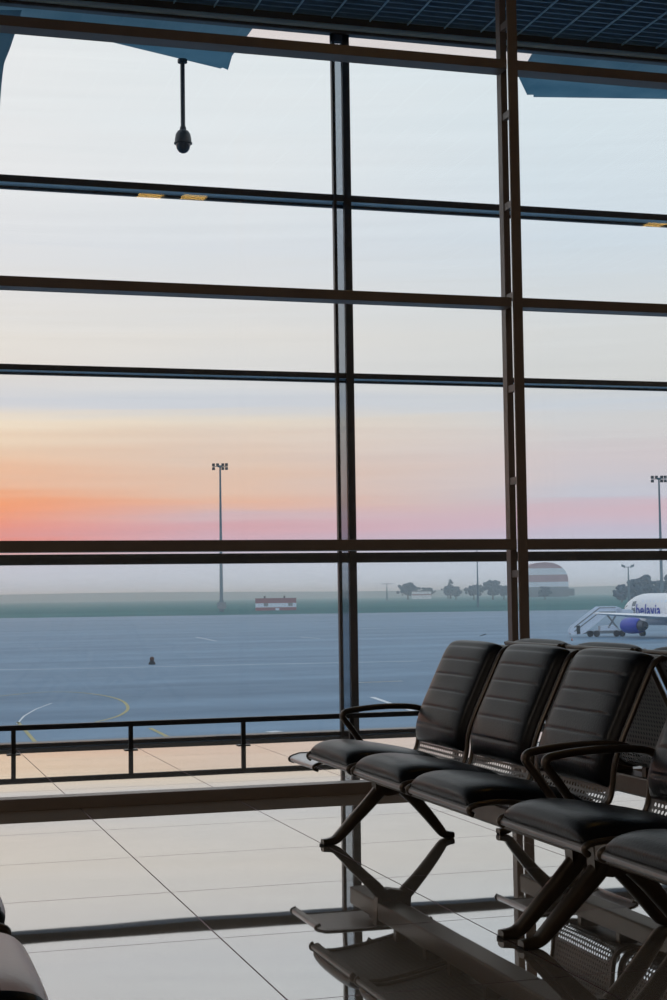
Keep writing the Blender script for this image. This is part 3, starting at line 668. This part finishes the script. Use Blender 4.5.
# small apron objects
p = on_apron(152, 664.5, APRON); mp = (p-EYE).length/F
t = thing('apron_marker', p, 'small dark marker with brown top standing alone on the apron', 'marker')
b = MB(); b.lathe([(3.4*mp, 0), (3.4*mp, 1.6*mp), (2.2*mp, 3.2*mp), (1.8*mp, 4.4*mp)], seg=12); b.build('base', 'dark', t, smooth=True)
b = MB(); b.lathe([(1.8*mp, 4.4*mp), (2.3*mp, 5.4*mp), (1.9*mp, 7*mp), (.6*mp, 7.8*mp)], seg=12); b.build('cap', 'amber', t, smooth=True)
p = on_apron(572, 640.8, APRON); mp = (p-EYE).length/F
t = thing('traffic_cone', p, 'tiny orange traffic cone on the apron beside the boarding stairs', 'cone')
b = MB(); b.box(-.9*mp, .9*mp, -.9*mp, .9*mp, 0, .3*mp); b.build('base', 'dark', t)
b = MB(); b.lathe([(.75*mp, .3*mp), (.2*mp, 3*mp)], seg=12); b.build('cone', 'orange', t, smooth=True)

# ------------------------------------------------------------------ airliner (heading away to the left)
ALPHA = math.radians(25)
hd = FL*math.cos(ALPHA) - RL*math.sin(ALPHA)               # nose direction
sd = -RL*math.cos(ALPHA) - FL*math.sin(ALPHA)              # its left
nose = survey(625.5, 607.5, 209)
yaw_p = math.atan2(hd.y, hd.x)
plane = thing('airliner', Vector((nose.x, nose.y, APRON)), 'white airliner with blue lettering and blue engines parked at the right', 'airplane', rz=yaw_p)
# local axes: +x nose, +y its left; nose tip at x = 0
FC = 3.45; RF = 1.95
st = [(0, .02, -.55), (-.25, .45, -.50), (-.8, .90, -.38), (-1.6, 1.30, -.22), (-2.6, 1.62, -.10), (-3.8, 1.85, -.02), (-5.2, RF, 0), (-8, RF, 0), (-14, RF, 0), (-20, RF, 0), (-23, 1.85, .08), (-26, 1.45, .42), (-29, .95, .85), (-31.5, .45, 1.2), (-32.5, .12, 1.35)]
def fus_shell(mb, seg=36):
    vs = []; sp = smooth_path([Vector(s_) for s_ in st], 4)
    for s_ in sp:
        for k in range(seg):
            a = 2*PI*k/seg; vs.append((s_.x, max(.01, s_.y)*math.cos(a), FC+s_.z+max(.01, s_.y)*1.04*math.sin(a)))
    n_ = len(sp); fs = [(i*seg+k, i*seg+(k+1) % seg, (i+1)*seg+(k+1) % seg, (i+1)*seg+k) for i in range(n_-1) for k in range(seg)]
    fs += [tuple(range(seg)), tuple((n_-1)*seg+k for k in range(seg))]; mb.add(vs, fs)
b = MB(); fus_shell(b); b.build('fuselage', 'white', plane, smooth=True, angle=60)
# cockpit glazing
def on_fus(x, ang, lift=.02):
    sp = smooth_path([Vector(s_) for s_ in st], 8)
    j = next((i for i in range(1, len(sp)) if sp[i].x <= x), len(sp)-1); t_ = max(0, min(1, (sp[j-1].x-x)/max(1e-6, sp[j-1].x-sp[j].x))); s_ = sp[j-1].lerp(sp[j], t_); r = s_.y+lift
    return Vector((x, r*math.cos(ang), FC+s_.z+r*1.04*math.sin(ang)))
b = MB()
for sg in (1, -1):
    for x0, x1, a0, a1 in ((-1.0, -1.75, .25, 1.0), (-1.78, -2.6, .30, 1.05), (-.95, -1.6, 1.05, 1.5)):
        f_ = lambda a: a if sg > 0 else PI-a
        pts = [on_fus(x0-.25*(1 if a1 < 1.2 else 0)+.0, f_(a0)), on_fus(x1, f_(a0)), on_fus(x1-.35, f_(a1)), on_fus(x0-.5, f_(a1))]
        q = [p_*1.0 for p_ in pts]; b.add(q + [p_+Vector((0, .02*math.copysign(1, p_.y), .02)) for p_ in q], [(0, 1, 2, 3), (4, 5, 6, 7), (0, 1, 5, 4), (1, 2, 6, 5), (2, 3, 7, 6), (3, 0, 4, 7)])
b.build('cockpit_window', 'dark', plane)
def wing(sg):
    b = MB(); secs = []
    for (x_le, ch, y, z, th) in ((-8.6, 6.6, 1.2, 2.35, .75), (-11.0, 4.4, 5.4, 2.62, .5), (-15.4, 1.7, 15.6, 3.2, .2)):
        pr = [(0, 0), (.08, .5), (.3, .75), (.65, .45), (1, .02), (.65, -.25), (.3, -.45), (.08, -.3)]
        secs.append([(x_le-u*ch, sg*y, z+v*th) for u, v in pr])
    m_ = 8; vs = sum(secs, []); fs = [(i*m_+k, i*m_+(k+1) % m_, (i+1)*m_+(k+1) % m_, (i+1)*m_+k) for i in range(2) for k in range(m_)] + [tuple(range(m_)), tuple(2*m_+k for k in range(m_))]
    b.add(vs, fs); b.build('wing', 'white', plane, smooth=True, angle=35)
    ex, ey, ez = -6.9, 4.95*sg, 1.50
    b = MB(); b.lathe([(.72, .02), (.86, 0), (.95, -.25), (1.02, -.9), (1.02, -1.8), (.93, -2.9), (.80, -3.35), (.70, -3.3)], (ex, ey, ez), 28, (1, 0, 0)); en = b.build('engine', 'navy', plane, smooth=True, angle=50)
    b = MB(); b.lathe([(.76, -3.0), (.70, -3.5), (.50, -4.1), (.30, -4.15), (.08, -4.7)], (ex, ey, ez), 24, (1, 0, 0)); b.build('exhaust', 'darkmetal', en, smooth=True)
    b = MB(); b.lathe([(.80, -.1), (.70, -.35), (.20, -.3), (.02, .02)], (ex, ey, ez), 24, (1, 0, 0)); b.build('intake_fan', 'dark', en, smooth=True)
    b = MB(); b.prism([(ex-.8, ey-.12, ez+.9), (ex-4.2, ey-.12, ez+.6), (ex-6.0, ey-.12, ez+1.25), (ex-3.2, ey-.12, ez+1.55)], (0, .24, 0)); b.build('pylon', 'white', en)
    b = MB(); b.prism([(-28.2, sg*.6, 4.9), (-31.2, sg*.6, 4.9), (-33.4, sg*6.3, 5.5), (-32.0, sg*6.3, 5.5)], (0, 0, .18)); b.build('tailplane', 'white', plane)
    t_ = MB()
    t_.tube([(-13.8, sg*2.6, 2.5), (-13.8, sg*2.6, .5)], .14, 10); t_.build('landing_strut', 'grey', plane, smooth=True)
    for q in (-.38, .38):
        t_ = MB(); t_.lathe([(.25, -.16), (.52, -.14), (.55, 0), (.52, .14), (.25, .16)], (-13.8, sg*2.6+q, .55), 20, (0, 1, 0)); t_.build('wheel', 'dark', plane, smooth=True)
wing(1); wing(-1)
b = MB(); b.prism([(-25.2, -.12, FC+1.9), (-30.9, -.12, FC+1.7), (-33.4, -.12, 11.6), (-31.2, -.12, 11.6), (-28.2, -.12, 7.2)], (0, .24, 0)); b.build('tail_fin', 'navy', plane)
b = MB(); b.tube([(-3.6, 0, 1.8), (-3.6, 0, .4)], .10, 10); b.build('landing_strut', 'grey', plane, smooth=True)
for q in (-.2, .2):
    b = MB(); b.lathe([(.2, -.1), (.34, -.09), (.36, 0), (.34, .09), (.2, .1)], (-3.6, q, .36), 18, (0, 1, 0)); b.build('wheel', 'dark', plane, smooth=True)
b = MB()
for i in range(26):
    x = -6.2-i*.78
    q = [on_fus(x+dx, .46+da, .012) for dx, da in ((-.13, 0), (.13, 0), (.13, .17), (-.13, .17))]; b.add(q, [(0, 1, 2, 3)])
b.build('cabin_windows', 'cool', plane)
q = [on_fus(-4.4+dx, a_, .02) for a_ in (-.28, 0, .3, .55) for dx in (-.43, .43)]
b = MB(); b.add(q, [(0, 1, 3, 2), (2, 3, 5, 4), (4, 5, 7, 6)]); b.build('door', 'grey', plane)
# airline name along the side, wrapped on the hull
cu = bpy.data.curves.new('airline_name', 'FONT'); cu.body = 'belavia'; cu.size = 1.95; cu.space_character = 1.08; cu.resolution_u = 3; cu.offset = .03
to = bpy.data.objects.new('airline_name', cu); COL.objects.link(to)
bpy.context.view_layer.update()
me = bpy.data.meshes.new_from_object(to.evaluated_get(bpy.context.evaluated_depsgraph_get())); bpy.data.objects.remove(to)
bm = bmesh.new(); bm.from_mesh(me)
for i in range(-3, 12):
    bmesh.ops.bisect_plane(bm, geom=bm.verts[:]+bm.edges[:]+bm.faces[:], plane_co=(0, i*.16, 0), plane_no=(0, 1, 0))
bm.to_mesh(me); bm.free()
for v in me.vertices:
    x, y_ = v.co.x, v.co.y; v.co = on_fus(-5.0-x*.9, -.36+y_/RF, .045)
me.materials.append(M['navy']); nm = obj('airline_name', me, plane); tag(nm, 'blue airline lettering')

# boarding stairs at its front door
ps = Vector(survey(600, 634, 205)); ps.z = APRON; mp = 205/F
sa = thing('boarding_stairs', ps, 'pale blue mobile boarding stairs rising to the airliner door', 'stairs', rz=-YAW)
def pxz(x, y): return ((x/6.234+560-600)*mp, (636.5-(y/6.234+570))*mp)   # side view measured on the stairs
def slab(pts, y0, y1):
    b = MB(); b.prism([(pxz(*p)[0], y0, pxz(*p)[1]) for p in pts], (0, y1-y0, 0)); return b
for y0 in (-1.15, 1.05):
    slab([(58, 372), (75, 345), (235, 226), (345, 226), (375, 238), (372, 262), (300, 268), (150, 386), (118, 398), (60, 398)], y0, y0+.1).build('side_panel', 'cool', sa)
b = MB()
for i in range(16):
    a = i/15; x, y_ = 70+a*230, 392-a*122; X_, Z_ = pxz(x, y_); b.box(X_-.18, X_+.18, -1.05, 1.05, Z_-.05, Z_)
b.build('step_flight', 'grey', sa)
slab([(300, 262), (450, 272), (450, 282), (300, 274)], -1.15, 1.15).build('platform', 'cool', sa)
slab([(345, 240), (450, 250), (450, 272), (345, 266)], -1.15, -1.05).build('platform_panel', 'cool', sa)
slab([(95, 345), (116, 340), (118, 392), (97, 396)], -1.22, -1.14).build('entry_opening', 'dark', sa)  # dark slab added over the side panel as the entry opening
slab([(285, 280), (296, 278), (366, 372), (354, 374)], -.9, -.8).build('support_strut', 'grey', sa)
slab([(340, 278), (352, 278), (300, 362), (290, 358)], -.9, -.8).build('support_strut', 'grey', sa)
for dy in (0, 26):
    slab([(80, 350+dy), (240, 232+dy), (340, 232+dy), (340, 236+dy), (242, 237+dy), (84, 355+dy)], -1.19, -1.15).build('handrail', 'grey', sa)
slab([(140, 376), (385, 376), (385, 394), (140, 394)], -.95, .95).build('chassis', 'grey', sa)
slab([(246, 348), (330, 344), (362, 366), (362, 380), (246, 380)], -.9, .9).build('engine_cover', 'cool', sa)
for xw in (182, 222, 345, 380):
    X_, Z_ = pxz(xw, 394)
    b = MB(); b.lathe([(.2, -.12), (.40, -.1), (.42, 0), (.40, .1), (.2, .12)], (X_, -.9, .42), 18, (0, 1, 0)); b.build('wheel', 'dark', sa, smooth=True)
